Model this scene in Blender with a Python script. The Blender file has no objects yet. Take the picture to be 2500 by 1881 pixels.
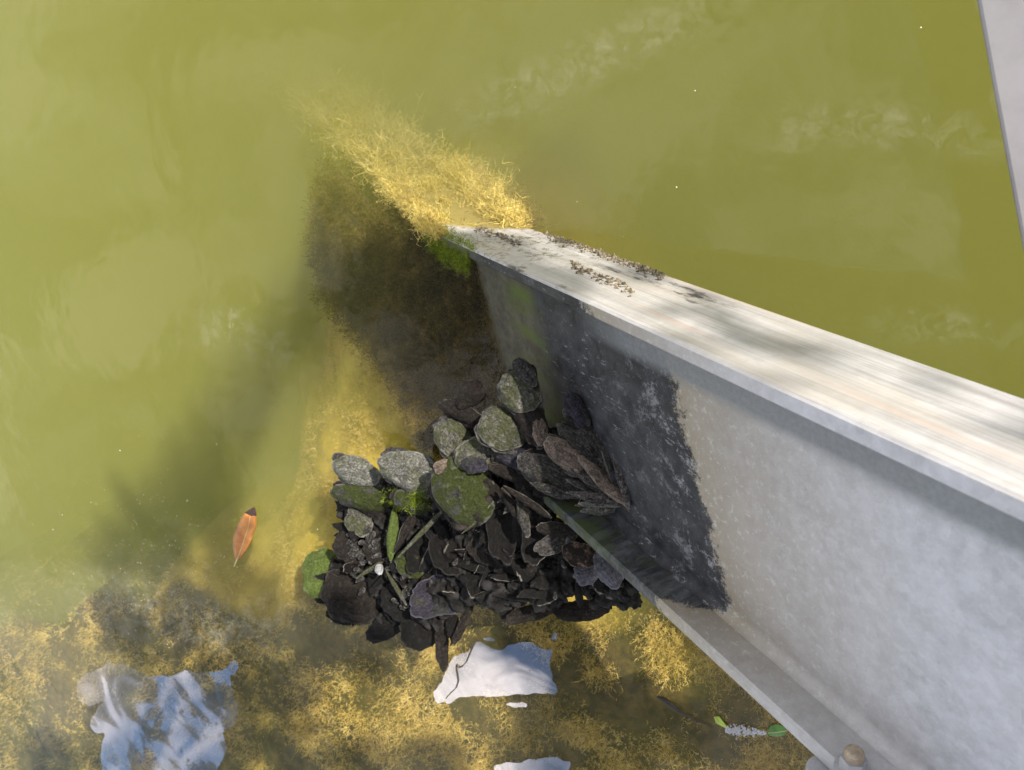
import bpy, math, random
import numpy as np
from mathutils import Vector, Matrix, noise as mnoise
R_ = math.radians
SC = bpy.context.scene
COL = SC.collection
rng = np.random.default_rng(7)
random.seed(7)

# ------------------------------------------------------------------ camera
F, CX, CY = 1889.0, 1250.0, 940.5          # focal length and centre in pixels of the 2500 px photograph
RW = np.array([[-0.45364228, -0.89118386, 0.0],
               [-0.77811594, 0.39608694, 0.48749433],
               [-0.43444708, 0.22114804, -0.87312615]])   # camera axes (right, down, forward) to world
HC = 1.20774
S = 0.35                                    # web depth of the beam in metres
cam_d = bpy.data.cameras.new('camera')
cam = bpy.data.objects.new('camera', cam_d); COL.objects.link(cam)
cam_d.sensor_width = 36.0; cam_d.lens = F / 2500 * 36.0
cam_d.clip_start = 0.02; cam_d.clip_end = 600
cam_d.dof.use_dof = True; cam_d.dof.focus_distance = 1.02; cam_d.dof.aperture_fstop = 8.0
m3 = RW @ np.diag([1, -1, -1])
mm = Matrix([list(m3[0]) + [0], list(m3[1]) + [0], list(m3[2]) + [HC], [0, 0, 0, 1]])
cam.matrix_world = mm
SC.camera = cam

# ------------------------------------------------------------------ sky, sun, exposure
SUN = RW @ (.62*np.array([-.10334026, -.90243965, -.41823853]) + .03*np.array([.88420502, -.27592391, .37689187]) - .78*np.array([-.45552418, -.3308605, .82645572])); SUN /= np.linalg.norm(SUN)
W = bpy.data.worlds.new('World'); SC.world = W; W.use_nodes = True
nt = W.node_tree; nt.nodes.clear()
out = nt.nodes.new('ShaderNodeOutputWorld'); bg = nt.nodes.new('ShaderNodeBackground')
sky = nt.nodes.new('ShaderNodeTexSky'); sky.sky_type = 'NISHITA'; sky.sun_disc = False
sky.sun_elevation = math.asin(SUN[2]); sky.sun_rotation = math.atan2(SUN[0], SUN[1])
tc = nt.nodes.new('ShaderNodeTexCoord')
cn = nt.nodes.new('ShaderNodeTexNoise'); cn.inputs['Scale'].default_value = 7.0; cn.inputs['Detail'].default_value = 6
cn.inputs['Distortion'].default_value = 0.6
cr = nt.nodes.new('ShaderNodeValToRGB'); cr.color_ramp.elements[0].position = 0.42; cr.color_ramp.elements[1].position = 0.60
mx = nt.nodes.new('ShaderNodeMix'); mx.data_type = 'RGBA'
nt.links.new(tc.outputs['Generated'], cn.inputs['Vector']); nt.links.new(cn.outputs['Fac'], cr.inputs['Fac'])
nt.links.new(cr.outputs['Color'], mx.inputs[0]); nt.links.new(sky.outputs[0], mx.inputs[6])
mx.inputs[7].default_value = (9.6, 9.2, 9.2, 1)          # lit white cloud, on the same scale as the sky
nt.links.new(mx.outputs[2], bg.inputs['Color']); bg.inputs['Strength'].default_value = 0.09
nt.links.new(bg.outputs[0], out.inputs[0])
sl = bpy.data.lights.new('sun', 'SUN'); sl.energy = 4.8; sl.angle = R_(0.5); sl.color = (1.0, 0.92, 0.82)
so = bpy.data.objects.new('sun', sl); COL.objects.link(so)
so.rotation_euler = Vector(SUN).to_track_quat('Z', 'Y').to_euler(); so.location = (0, 0, 5)
vs = SC.view_settings; vs.view_transform = 'Standard'; vs.look = 'None'; vs.exposure = 1.0; vs.gamma = 1.0
SC.render.engine = 'CYCLES'
cy = SC.cycles
cy.use_denoising = True; cy.max_bounces = 14; cy.volume_bounces = 4; cy.transparent_max_bounces = 16
cy.diffuse_bounces = 3; cy.glossy_bounces = 3; cy.sample_clamp_indirect = 6.0
cy.use_adaptive_sampling = True; cy.adaptive_threshold = 0.02

# ------------------------------------------------------------------ geometry helpers
def ray(px, py):
    return RW @ np.array([(px - CX) / F, (py - CY) / F, 1.0])
def at(px, py, z=0.0):
    r = ray(px, py); return np.array([0, 0, HC]) + r * ((z - HC) / r[2])
def at_dist(px, py, zc):
    return np.array([0, 0, HC]) + ray(px, py) * zc
def cdir(x, y, z):
    v = RW @ np.array([x, y, z], float); return v / np.linalg.norm(v)

def obj(name, verts, faces, mat, parent=None, smooth=True, uv=None):
    me = bpy.data.meshes.new(name)
    verts = np.asarray(verts, dtype=np.float32)
    if isinstance(faces, np.ndarray):
        k = faces.shape[1]; n = len(faces)
        me.vertices.add(len(verts)); me.vertices.foreach_set('co', verts.ravel())
        me.loops.add(n * k); me.loops.foreach_set('vertex_index', faces.astype(np.int32).ravel())
        me.polygons.add(n); me.polygons.foreach_set('loop_start', np.arange(0, n * k, k, dtype=np.int32))
        try: me.polygons.foreach_set('loop_total', np.full(n, k, dtype=np.int32))
        except Exception: pass
        me.update(calc_edges=True); me.validate()
    else:
        me.from_pydata([tuple(map(float, v)) for v in verts], [], faces)
    if smooth: me.polygons.foreach_set('use_smooth', np.ones(len(me.polygons), dtype=bool))
    me.materials.append(mat)
    o = bpy.data.objects.new(name, me); COL.objects.link(o)
    if parent is not None: o.parent = parent
    return o
def empty(name, loc=(0, 0, 0)):
    o = bpy.data.objects.new(name, None); COL.objects.link(o); o.location = loc; o.empty_display_size = .02
    return o
def tag(o, label=None, cat=None, group=None, kind=None):
    if label: o['label'] = label
    if cat: o['category'] = cat
    if group: o['group'] = group
    if kind: o['kind'] = kind
    return o
def centre_origin(o, c):
    """move a parentless object's origin to c without moving its mesh"""
    me = o.data; n = len(me.vertices); a = np.empty(n * 3, np.float32); me.vertices.foreach_get('co', a)
    a = a.reshape(-1, 3) - np.array(c, np.float32); me.vertices.foreach_set('co', a.ravel()); o.location = c

def nz(p, s=1.0, o=4):
    return mnoise.fractal(Vector(p) * s, 1.0, 2.0, o)

# ------------------------------------------------------------------ materials
class NT:
    def __init__(s, name):
        s.m = bpy.data.materials.new(name); s.m.use_nodes = True; s.t = s.m.node_tree; s.t.nodes.clear()
        s.out = s.t.nodes.new('ShaderNodeOutputMaterial')
    def n(s, typ, **kw):
        nd = s.t.nodes.new(typ)
        for k, v in kw.items():
            if k.startswith('i_'):
                nd.inputs[k[2:].replace('_', ' ')].default_value = v
            else: setattr(nd, k, v)
        return nd
    def l(s, a, b): s.t.links.new(a, b)
    def coord(s, which='Object', scale=(1, 1, 1)):
        c = s.n('ShaderNodeTexCoord'); mp = s.n('ShaderNodeMapping'); mp.inputs['Scale'].default_value = scale
        s.l(c.outputs[which], mp.inputs[0]); return mp.outputs[0]
    def noise(s, vec, scale, detail=5, rough=.6, dist=0):
        n = s.n('ShaderNodeTexNoise', i_Scale=scale, i_Detail=detail, i_Roughness=rough, i_Distortion=dist)
        s.l(vec, n.inputs['Vector']); return n.outputs['Fac']
    def ramp(s, fac, stops, interp='LINEAR'):
        r = s.n('ShaderNodeValToRGB'); cr = r.color_ramp; cr.interpolation = interp
        while len(cr.elements) < len(stops): cr.elements.new(0.5)
        for e, (p, c) in zip(cr.elements, stops):
            e.position = p; e.color = (c, c, c, 1) if isinstance(c, (int, float)) else (*c, 1)
        s.l(fac, r.inputs[0]); return r.outputs[0]
    def mix(s, fac, a, b, mode='MIX'):
        m = s.n('ShaderNodeMix', data_type='RGBA', blend_type=mode)
        for v, i in ((fac, 0), (a, 6), (b, 7)):
            if isinstance(v, bpy.types.NodeSocket): s.l(v, m.inputs[i])
            elif isinstance(v, (int, float)): m.inputs[i].default_value = v if i == 0 else (v, v, v, 1)
            else: m.inputs[i].default_value = (*v, 1)
        return m.outputs[2]
    def math(s, op, a, b=0.0, c=0.0, clamp=False):
        m = s.n('ShaderNodeMath', operation=op, use_clamp=clamp)
        for v, i in ((a, 0), (b, 1), (c, 2)):
            if isinstance(v, bpy.types.NodeSocket): s.l(v, m.inputs[i])
            else: m.inputs[i].default_value = v
        return m.outputs[0]
    def bump(s, h, strength=.3, dist=.002):
        b = s.n('ShaderNodeBump', i_Strength=strength, i_Distance=dist); s.l(h, b.inputs['Height']); return b.outputs[0]
    def principled(s, col, rough=.7, metal=0.0, normal=None, spec=.4, trans=None):
        p = s.n('ShaderNodeBsdfPrincipled')
        if isinstance(col, bpy.types.NodeSocket): s.l(col, p.inputs['Base Color'])
        else: p.inputs['Base Color'].default_value = (*col, 1)
        if isinstance(rough, bpy.types.NodeSocket): s.l(rough, p.inputs['Roughness'])
        else: p.inputs['Roughness'].default_value = rough
        p.inputs['Metallic'].default_value = metal
        p.inputs['Specular IOR Level'].default_value = spec
        if normal is not None: s.l(normal, p.inputs['Normal'])
        s.l(p.outputs[0], s.out.inputs['Surface']); return p

def height(s):
    g = s.n('ShaderNodeNewGeometry'); sp = s.n('ShaderNodeSeparateXYZ'); s.l(g.outputs['Position'], sp.inputs[0]); return sp.outputs[2]

BH = .18601694
def mat_metal(name, top=False, ledge=False):
    """grey weathered metal; growth and dirt by height above the water. Object axes: x across, y up the web, z along the beam"""
    s = NT(name)
    v = s.coord('Object'); vl = s.coord('Object', scale=(1, 1, .04)); vw = s.coord('Object', scale=(1, 1, .25))
    z = height(s)
    big = s.noise(v, 9, 4); fine = s.noise(v, 170, 3, .7); mid = s.noise(v, 45, 5, .65)
    base = s.ramp(big, [(.3, (.34, .345, .36)), (.5, (.43, .43, .445)), (.72, (.50, .50, .52))])
    base = s.mix(s.ramp(mid, [(.42, 0), (.60, .6)]), base, (.56, .57, .60))
    base = s.mix(s.ramp(fine, [(.60, 0), (.70, .25)]), base, (.24, .24, .25))
    vo = s.n('ShaderNodeTexVoronoi', i_Scale=110.0); s.l(v, vo.inputs['Vector']); vsep = s.n('ShaderNodeSeparateColor'); s.l(vo.outputs['Color'], vsep.inputs[0])
    base = s.mix(.26, base, s.ramp(vsep.outputs[0], [(0, (.36, .365, .38)), (1, (.56, .565, .59))]))
    base = s.mix(s.ramp(s.noise(v, 260, 2, .7), [(.60, 0), (.68, .18)]), base, (.66, .66, .68))
    if top:
        st = s.noise(vl, 60, 5, .7)
        base = s.mix(.40, base, s.ramp(st, [(.3, (.22, .21, .21)), (.45, (.40, .39, .38)), (.62, (.50, .49, .475))]))
        fl3 = s.noise(s.coord('Object', scale=(1, 1, .012)), 330, 3, .8); base = s.mix(s.ramp(fl3, [(.42, .32), (.52, 0)]), base, (.17, .16, .155))
        sx_ = s.n('ShaderNodeSeparateXYZ'); s.l(v, sx_.inputs[0]); ux = s.math('MULTIPLY_ADD', sx_.outputs[0], 1 / (2 * BH * S), .5)
        ux = s.math('ADD', ux, s.math('MULTIPLY_ADD', s.noise(vl, 8, 2), .03, -.015))
        base = s.mix(.55, base, s.ramp(ux, [(0, .95), (.14, .62), (.20, 1.0), (.30, .80), (.36, 1.0), (.47, .70), (.50, 1.0), (.62, .74), (.66, .95), (.80, .72), (.90, 1.0)]), 'MULTIPLY')
        st2 = s.noise(vl, 28, 3)
        base = s.mix(s.ramp(st2, [(.60, 0), (.66, .35)]), base, (.45, .31, .24))
        base = s.mix(s.ramp(s.noise(vw, 22, 4), [(.52, 0), (.64, .3)]), base, (.40, .35, .28))
    else:
        sx = s.n('ShaderNodeSeparateXYZ'); s.l(v, sx.inputs[0])
    # wash of beige silt above the tide mark
    wob = s.math('MULTIPLY_ADD', s.noise(v, 10, 6, .75), .07, -.035)
    wob2 = s.math('MULTIPLY_ADD', s.noise(v, 90, 4, .8), .024, -.012)
    zz = s.math('ADD', s.math('ADD', z, wob), wob2)
    beige = s.ramp(s.math('MULTIPLY', zz, 1.6), [(.50, .95 if not top else .15), (.60, .6 if not top else .1), (.84, .0)])
    bcol = s.mix(s.ramp(s.noise(v, 120, 3, .8), [(.55, 0), (.68, .9)]), (.27, .225, .15), (.44, .43, .36))
    base = s.mix(beige, base, bcol)
    # black band
    zt = s.math('ADD', z, s.math('ADD', s.math('MULTIPLY_ADD', s.noise(v, 14, 7, .85), .060, -.030), s.math('MULTIPLY_ADD', s.noise(v, 130, 4, .9), .018, -.009)))
    zt = s.math('ADD', zt, 0.0)
    edge = s.ramp(zt, [(.324, 1), (.3275, 0)])
    salt = s.ramp(s.noise(vw, 150, 4, .85), [(.60, 0), (.68, .75)])
    sp2 = s.math('MULTIPLY', s.ramp(s.noise(v, 26, 8, .85), [(.53, 0), (.60, .9)]), s.ramp(z, [(.12, .05), (.24, .18), (.28, .45), (.31, 1)]))
    black = s.mix(s.ramp(s.noise(v, 35, 5, .7), [(.35, 0), (.7, 1)]), (.011, .011, .013), (.050, .051, .056))
    black = s.mix(salt, black, (.30, .30, .31)); black = s.mix(sp2, black, (.30, .30, .31))
    if top:
        patch = s.ramp(s.noise(vw, 14, 6, .75), [(.545, 0), (.60, .95)])
        band = s.math('MULTIPLY', s.ramp(z, [(.17, 0), (.21, 1), (.325, 1), (.345, 0)]), patch)
        base = s.mix(band, base, s.mix(salt, (.05, .045, .05), (.4, .38, .36)))
        flake = s.math('MULTIPLY', s.ramp(s.noise(v, 70, 7, .85), [(.53, 0), (.57, 1)]), s.ramp(z, [(.0, 1), (.14, .8), (.24, 0)]))
        base = s.mix(flake, base, (.10, .09, .03))
    else:
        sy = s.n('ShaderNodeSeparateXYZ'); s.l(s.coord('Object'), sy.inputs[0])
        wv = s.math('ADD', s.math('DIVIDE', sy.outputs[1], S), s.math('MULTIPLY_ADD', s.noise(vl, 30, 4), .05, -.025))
        bandm = s.math('MULTIPLY', s.ramp(wv, [(.295, 0), (.335, 1), (.475, 1), (.49, 0)]), s.ramp(z, [(.20, 0), (.27, 1)]))  # clean strip below the lip, flange shade painted in as darker grey
        if ledge:
            vz = s.coord('Object', scale=(.3, 1, 1)); lg = s.mix(s.ramp(s.noise(vz, 45, 6, .75), [(.42, 0), (.60, 1)]), (.022, .024, .030), (.12, .125, .13))
            lg = s.mix(s.math('MULTIPLY', s.ramp(s.noise(v, 25, 5, .7), [(.42, 0), (.56, .9)]), s.ramp(z, [(.20, 1), (.28, .15)])), lg, (.075, .10, .03))
            black = s.mix(.8, black, lg)
        base = s.mix(edge, base, black)
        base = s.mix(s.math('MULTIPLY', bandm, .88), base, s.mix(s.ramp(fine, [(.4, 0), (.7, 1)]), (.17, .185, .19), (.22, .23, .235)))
        # brown-green film just above the water
        g = s.ramp(s.math('ADD', z, wob), [(.10, 1), (.135, 0)])
        gcol = s.mix(s.ramp(s.noise(v, 40, 6, .75), [(.40, 0), (.62, 1)]), (.050, .042, .026), (.10, .095, .06))
        gcol = s.mix(s.math('MULTIPLY', s.ramp(s.noise(vw, 16, 5), [(.45, 0), (.6, 1)]), s.ramp(z, [(.05, 0), (.085, 1), (.12, 1)])), gcol, (.075, .105, .012))
        base = s.mix(g, base, gcol)
    under = s.ramp(s.math('ADD', z, s.math('MULTIPLY', wob, .4)), [(0.0, 1), (.012, 0)])
    base = s.mix(under, base, (.30, .24, .08) if top else (.07, .055, .02))
    h = s.math('ADD', s.noise(v, 120, 5, .75), s.math('MULTIPLY', s.noise(v, 500, 2), .4))
    bn = s.bump(h, .35 if not top else .2, .0015)
    s.principled(base, .52, .25, bn, .35)
    return s.m

def mat_shell(name, c1, c2, moss=(.05, .07, .015), amt=.3, patch=.55, rough=.8):
    s = NT(name); v = s.coord('Object'); 
    sp = s.ramp(s.noise(v, 260, 4, .85), [(.40, 0), (.60, 1)])
    col = s.mix(sp, c1, c2)
    col = s.mix(s.ramp(s.noise(s.coord('Object', scale=(.18, 1, 1)), 420, 3, .8), [(.42, .6), (.56, 0)]), col, tuple(x * .35 for x in c1))
    col = s.mix(s.ramp(s.noise(v, 75, 6, .8), [(.35, .75), (.55, 0)]), col, tuple(x * .25 for x in c1))
    oi = s.n('ShaderNodeObjectInfo')
    vm = s.n('ShaderNodeVectorMath', operation='ADD'); s.l(v, vm.inputs[0]); s.l(oi.outputs['Location'], vm.inputs[1])
    mk = s.ramp(s.noise(vm.outputs[0], 28, 5, .7), [(patch - amt * .3, 0), (patch + .08 - amt * .3, min(1, amt * 2))])
    mcol = s.mix(s.ramp(s.noise(v, 300, 3), [(.4, 0), (.65, 1)]), tuple(x * .45 for x in moss), moss)
    col = s.mix(mk, col, mcol)
    ge = s.n('ShaderNodeNewGeometry'); col = s.mix(s.ramp(ge.outputs['Pointiness'], [(.53, 0), (.60, .55)]), col, tuple(min(.6, x * 1.6 + .03) for x in c2))
    h = s.math('ADD', s.noise(v, 220, 5, .8), s.noise(v, 60, 4))
    s.principled(col, rough, 0, s.bump(h, 1.0, .006), .2); return s.m

def mat_simple(name, c1, c2, scale=60, rough=.7, bump=.3, spec=.4, detail=5):
    s = NT(name); v = s.coord('Object'); f = s.noise(v, scale, detail, .7)
    s.principled(s.mix(s.ramp(f, [(.35, 0), (.65, 1)]), c1, c2), rough, 0, s.bump(s.noise(v, scale * 3, 4, .7), bump, .002), spec); return s.m

def mat_algae(name, cols, scale=14, trans=.25):
    s = NT(name); v = s.coord('Object'); f = s.noise(v, scale, 5, .75); f2 = s.noise(v, scale * 14, 2)
    k = len(cols)
    c = s.ramp(f, [(.32 + .36 * i / (k - 1), cols[i]) for i in range(k)])
    c = s.mix(s.ramp(f2, [(.4, .0), (.7, .45)]), c, tuple(min(1, x * 1.6) for x in cols[-1]))
    d = s.n('ShaderNodeBsdfDiffuse'); t = s.n('ShaderNodeBsdfTranslucent'); mxs = s.n('ShaderNodeMixShader'); mxs.inputs[0].default_value = trans
    s.l(c, d.inputs[0]); s.l(c, t.inputs[0]); s.l(d.outputs[0], mxs.inputs[1]); s.l(t.outputs[0], mxs.inputs[2]); s.l(mxs.outputs[0], s.out.inputs['Surface'])
    return s.m

# ------------------------------------------------------------------ water, bed
def mat_water():
    s = NT('murky_green_water')
    v = s.coord('Object')
    n1 = s.noise(v, 5, 3, .5); n2 = s.noise(v, 22, 2, .5)
    bn = s.bump(s.math('ADD', n1, s.math('MULTIPLY', n2, .15)), .12, .02)
    ge = s.n('ShaderNodeNewGeometry'); dt = s.n('ShaderNodeVectorMath', operation='DOT_PRODUCT'); s.l(ge.outputs['Incoming'], dt.inputs[0]); s.l(bn, dt.inputs[1])
    omc = s.math('SUBTRACT', 1.0, s.math('ABSOLUTE', dt.outputs['Value']), clamp=True)
    frs = s.math('MULTIPLY_ADD', s.math('POWER', omc, 5.0), .98, .02, clamp=True)
    tr = s.n('ShaderNodeBsdfTransparent'); gl = s.n('ShaderNodeBsdfGlossy'); gl.inputs['Roughness'].default_value = .01
    gl.inputs['Color'].default_value = (1, 1, 1, 1); s.l(bn, gl.inputs['Normal'])
    ms = s.n('ShaderNodeMixShader'); s.l(frs, ms.inputs[0]); s.l(tr.outputs[0], ms.inputs[1]); s.l(gl.outputs[0], ms.inputs[2])
    s.l(ms.outputs[0], s.out.inputs['Surface'])
    sc_ = s.n('ShaderNodeVolumeScatter', i_Density=.80, i_Anisotropy=0.0); sc_.inputs['Color'].default_value = (.90, .91, .19, 1)
    ab = s.n('ShaderNodeVolumeAbsorption', i_Density=.97); ab.inputs['Color'].default_value = (.16, .18, .0, 1)
    ad = s.n('ShaderNodeAddShader'); s.l(sc_.outputs[0], ad.inputs[0]); s.l(ab.outputs[0], ad.inputs[1]); s.l(ad.outputs[0], s.out.inputs['Volume'])
    return s.m
ZB = -1.7
L_ = 150.0
vw = [(-L_, -L_, 0), (L_, -L_, 0), (L_, L_, 0), (-L_, L_, 0), (-L_, -L_, ZB), (L_, -L_, ZB), (L_, L_, ZB), (-L_, L_, ZB)]
fw = [(0, 1, 2, 3), (7, 6, 5, 4), (0, 4, 5, 1), (1, 5, 6, 2), (2, 6, 7, 3), (3, 7, 4, 0)]
water = tag(obj('water', vw, fw, mat_water(), smooth=False), kind='structure', label='murky yellow-green harbour water around the beam')

def sstep(a, b, x):
    t = np.clip((x - a) / (b - a), 0, 1); return t * t * (3 - 2 * t)
pA, pB = at(0, 1445, -.08), at(1300, 1400, -.08)
eD = (pB - pA)[:2] / np.linalg.norm((pB - pA)[:2]); eN = np.array([-eD[1], eD[0]])
if np.dot(at(700, 1850, -.08)[:2] - pA[:2], eN) < 0: eN = -eN
pY = at(890, 1000, -.13)[:2]; pY2 = at(790, 1290, -.13)[:2]
SH0, SH1 = at(960, 900, -.13)[:2], at(830, 1420, -.13)[:2]
def bed_z(x, y):
    """height of the bed: a shallow ledge near the dock, falling away steeply into deep water"""
    sd = (x - pA[0]) * eN[0] + (y - pA[1]) * eN[1]
    w = .05 * np.sin(x * 9 + y * 4) + .03 * np.sin(y * 17 - x * 7)
    led = sstep(-.16, .10, sd + w)
    ab = SH1 - SH0; t = np.clip(((x - SH0[0]) * ab[0] + (y - SH0[1]) * ab[1]) / (ab @ ab), 0, 1)
    dist = np.hypot(x - SH0[0] - t * ab[0], y - SH0[1] - t * ab[1]) + .03 * np.sin(x * 13) * np.cos(y * 11)
    z = np.maximum(-1.5, -.13 - 1.15 * np.maximum(0, dist - .06) ** 1.25)
    z = z * (1 - led) + (-.065 + .015 * np.sin(x * 11 + 1) * np.sin(y * 9)) * led
    return z
def bed_grid(x0, x1, y0, y1, n):
    xs = np.linspace(x0, x1, n); ys = np.linspace(y0, y1, n); X, Y = np.meshgrid(xs, ys)
    Z = bed_z(X, Y)
    for k in range(3): Z += .012 / (k + 1) * np.sin(X * (23 * 1.9 ** k) + k) * np.cos(Y * (19 * 2.1 ** k) + 2 * k)
    V = np.stack([X, Y, Z], -1).reshape(-1, 3); i = np.arange(n * n).reshape(n, n)
    Fc = np.stack([i[:-1, :-1], i[:-1, 1:], i[1:, 1:], i[1:, :-1]], -1).reshape(-1, 4); return V, Fc
s = NT('silty_bed'); v = s.coord('Object')
bc = s.ramp(s.noise(v, 7, 6, .7), [(.3, (.20, .14, .02)), (.5, (.38, .27, .035)), (.7, (.54, .39, .06))])
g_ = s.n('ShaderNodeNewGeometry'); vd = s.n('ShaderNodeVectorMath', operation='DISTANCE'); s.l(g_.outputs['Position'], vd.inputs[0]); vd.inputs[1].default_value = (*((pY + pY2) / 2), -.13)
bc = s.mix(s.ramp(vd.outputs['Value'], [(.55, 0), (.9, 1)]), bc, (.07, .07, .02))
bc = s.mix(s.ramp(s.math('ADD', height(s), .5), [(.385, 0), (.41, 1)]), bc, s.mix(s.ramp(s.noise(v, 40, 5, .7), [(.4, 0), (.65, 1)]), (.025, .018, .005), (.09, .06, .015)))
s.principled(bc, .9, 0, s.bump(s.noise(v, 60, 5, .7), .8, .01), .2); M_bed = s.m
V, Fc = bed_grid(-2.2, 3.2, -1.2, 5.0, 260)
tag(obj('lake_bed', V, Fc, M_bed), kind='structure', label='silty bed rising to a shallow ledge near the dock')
tag(obj('deep_bed', [(-L_ + 1, -L_ + 1, -1.6), (L_ - 1, -L_ + 1, -1.6), (L_ - 1, L_ - 1, -1.6), (-L_ + 1, L_ - 1, -1.6)], [(0, 1, 2, 3)], M_bed), kind='structure', label='deep bed below the murky water')

# ------------------------------------------------------------------ ribbons: filaments of algae
def ribbons(P, D, Ln, Wd, seg=4, curl=.5, taper=True):
    """P roots (n,3), D directions, Ln lengths, Wd widths -> one mesh of thin curved blades"""
    n = len(P); D = D / (np.linalg.norm(D, axis=1, keepdims=True) + 1e-9)
    side = np.cross(D, rng.normal(size=(n, 3))); side /= (np.linalg.norm(side, axis=1, keepdims=True) + 1e-9)
    V = np.empty((n, seg + 1, 2, 3), np.float32); p = P.copy(); d = D.copy()
    bend = rng.normal(size=(n, 3)) * curl
    for k in range(seg + 1):
        w = (Wd * (1 - .75 * k / seg if taper else 1))[:, None] * .5
        V[:, k, 0] = p - side * w; V[:, k, 1] = p + side * w
        d = d + bend / seg + rng.normal(size=(n, 3)) * curl * .35 / seg * 2; d /= np.linalg.norm(d, axis=1, keepdims=True)
        p = p + d * (Ln / seg)[:, None]
    base = (np.arange(n) * (seg + 1) * 2)[:, None, None]; k = (np.arange(seg) * 2)[None, :, None]
    Fc = base + k + np.array([0, 1, 3, 2])[None, None, :]
    return V.reshape(-1, 3), Fc.reshape(-1, 4)
def tufts(P, N, ln, per=7, spread=.8, wd=.0011, curl=.8, seg=4):
    n = len(P); idx = np.repeat(np.arange(n), per)
    D = N[idx] + rng.normal(size=(n * per, 3)) * spread
    Lq = ln[idx] * rng.uniform(.45, 1.15, n * per)
    PP = P[idx] + rng.normal(size=(n * per, 3)) * .002
    V1, F1 = ribbons(PP, D, Lq, np.full(n * per, wd), seg, curl)
    return V1, F1
def bushes(P, N, ln, per=5, twigs=5, spread=.8, wd=.001, curl=1.0):
    """branching fronds: a few stems from every root, each with short side twigs"""
    n = len(P); idx = np.repeat(np.arange(n), per)
    D = N[idx] + rng.normal(size=(n * per, 3)) * spread; D /= np.linalg.norm(D, axis=1, keepdims=True)
    L1 = ln[idx] * rng.uniform(.45, 1.1, n * per); P1 = P[idx] + rng.normal(size=(n * per, 3)) * .002
    a = ribbons(P1, D, L1, np.full(n * per, wd), 4, curl * .5)
    ST = a[0].reshape(n * per, 5, 2, 3).mean(2)
    i2 = np.repeat(np.arange(n * per), twigs); k2 = rng.integers(1, 5, len(i2))
    P2 = ST[i2, k2]; D2 = D[i2] * .6 + rng.normal(size=(len(i2), 3)) * .8
    b = ribbons(P2, D2, L1[i2] * rng.uniform(.15, .38, len(i2)), np.full(len(i2), wd * .9), 2, curl)
    return join([a, b])
def join(parts):
    vs, fs, o = [], [], 0
    for v, f in parts:
        vs.append(v); fs.append(f + o); o += len(v)
    return np.concatenate(vs), np.concatenate(fs)

A_gold = mat_algae('golden_algae', [(.15, .10, .03), (.42, .30, .08), (.60, .46, .11), (.74, .60, .24)])
A_bed = mat_algae('bed_algae', [(.12, .065, .012), (.44, .29, .055), (.74, .56, .20)], scale=9)
A_dark = mat_algae('dark_algae', [(.012, .009, .003), (.06, .045, .012), (.22, .165, .045)], scale=22, trans=.15)
A_green = mat_algae('bright_green_algae', [(.045, .06, .010), (.11, .155, .014), (.22, .27, .04)], scale=40)

# turf over the ledge
n = 32000
px = rng.uniform(-150, 2250, n); py = rng.uniform(1400, 2100, n)
P = np.array([at(a, b, -.1) for a, b in zip(px, py)])
sd = (P[:, 0] - pA[0]) * eN[0] + (P[:, 1] - pA[1]) * eN[1]
keep = sd > -.17 + .05 * rng.normal(size=n); P = P[keep]
P[:, 2] = bed_z(P[:, 0], P[:, 1]) - .005
cl = np.array([nz(p, 9, 3) for p in P])
ln = np.clip(.022 + .045 * cl, .009, .06)
P[:, 2] += np.clip(np.array([nz(p + np.array([3., 1, 0]), 7, 3) for p in P]) * .035, -.02, .03)
V, Fc = bushes(P, np.tile([0, 0, 1.0], (len(P), 1)), ln, 3, 5, .8, .00115, 1.6)
tag(obj('algae_turf', V, Fc, A_bed, smooth=False), kind='stuff', label='golden-brown algae turf carpeting the shallow ledge', cat='algae')
# sparse growth down the slope and on the yellow shelf
n = 7000
px = rng.uniform(450, 1250, n); py = rng.uniform(780, 1500, n)
P = np.array([at(a, b, -.15) for a, b in zip(px, py)]); P[:, 2] = bed_z(P[:, 0], P[:, 1])
P = P[P[:, 2] > -.40]
V, Fc = tufts(P, np.tile([0, 0, 1.0], (len(P), 1)), rng.uniform(.006, .02, len(P)), per=6, wd=.0014, curl=1)
tag(obj('slope_algae', V, Fc, A_bed, smooth=False), kind='stuff', label='thin yellow algae film over the sunlit slope beside the oysters', cat='algae')

# ------------------------------------------------------------------ the beam
Dc = np.array([-.45552418, -.3308605, .82645572]); Uc = np.array([-.88420502, .27592391, -.37689187]); Wc = np.array([-.10334026, -.90243965, -.41823853])
PU, PW = -1.5026025, -1.4379254
BH, TK = .18601694, .05434473
Dw, Uw, Ww = RW @ Dc, RW @ Uc, RW @ Wc
AX0 = np.array([0, 0, HC]) + S * (PU * Uw + PW * Ww)     # point of the beam axis nearest the camera
D2c = np.array([300 - CX, -170 - CY, F]); D2c /= np.linalg.norm(D2c); D2w = RW @ D2c
DK = 3.50
def bpt(u, w, d):
    """beam coordinates (in web depths) to world; the drowned length leaves the waterline at its own angle"""
    if d <= DK: ax = AX0 + S * d * Dw
    else: ax = AX0 + S * DK * Dw + S * (d - DK) * D2w
    return ax + S * (u * Uw + w * Ww)
def hitplane(px, py, axis, val):
    r = np.array([px - CX, py - CY, F]) / F; P = r * (val / (axis @ r))
    return np.array([P @ Uc - PU, P @ Wc - PW, P @ Dc])
def on_web(px, py, off=.03): return hitplane(px, py, Uc, PU + off)
def on_bot(px, py, w=-.5): return hitplane(px, py, Wc, PW + w)
def on_top(px, py, w=.5 + TK): return hitplane(px, py, Wc, PW + w)
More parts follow.
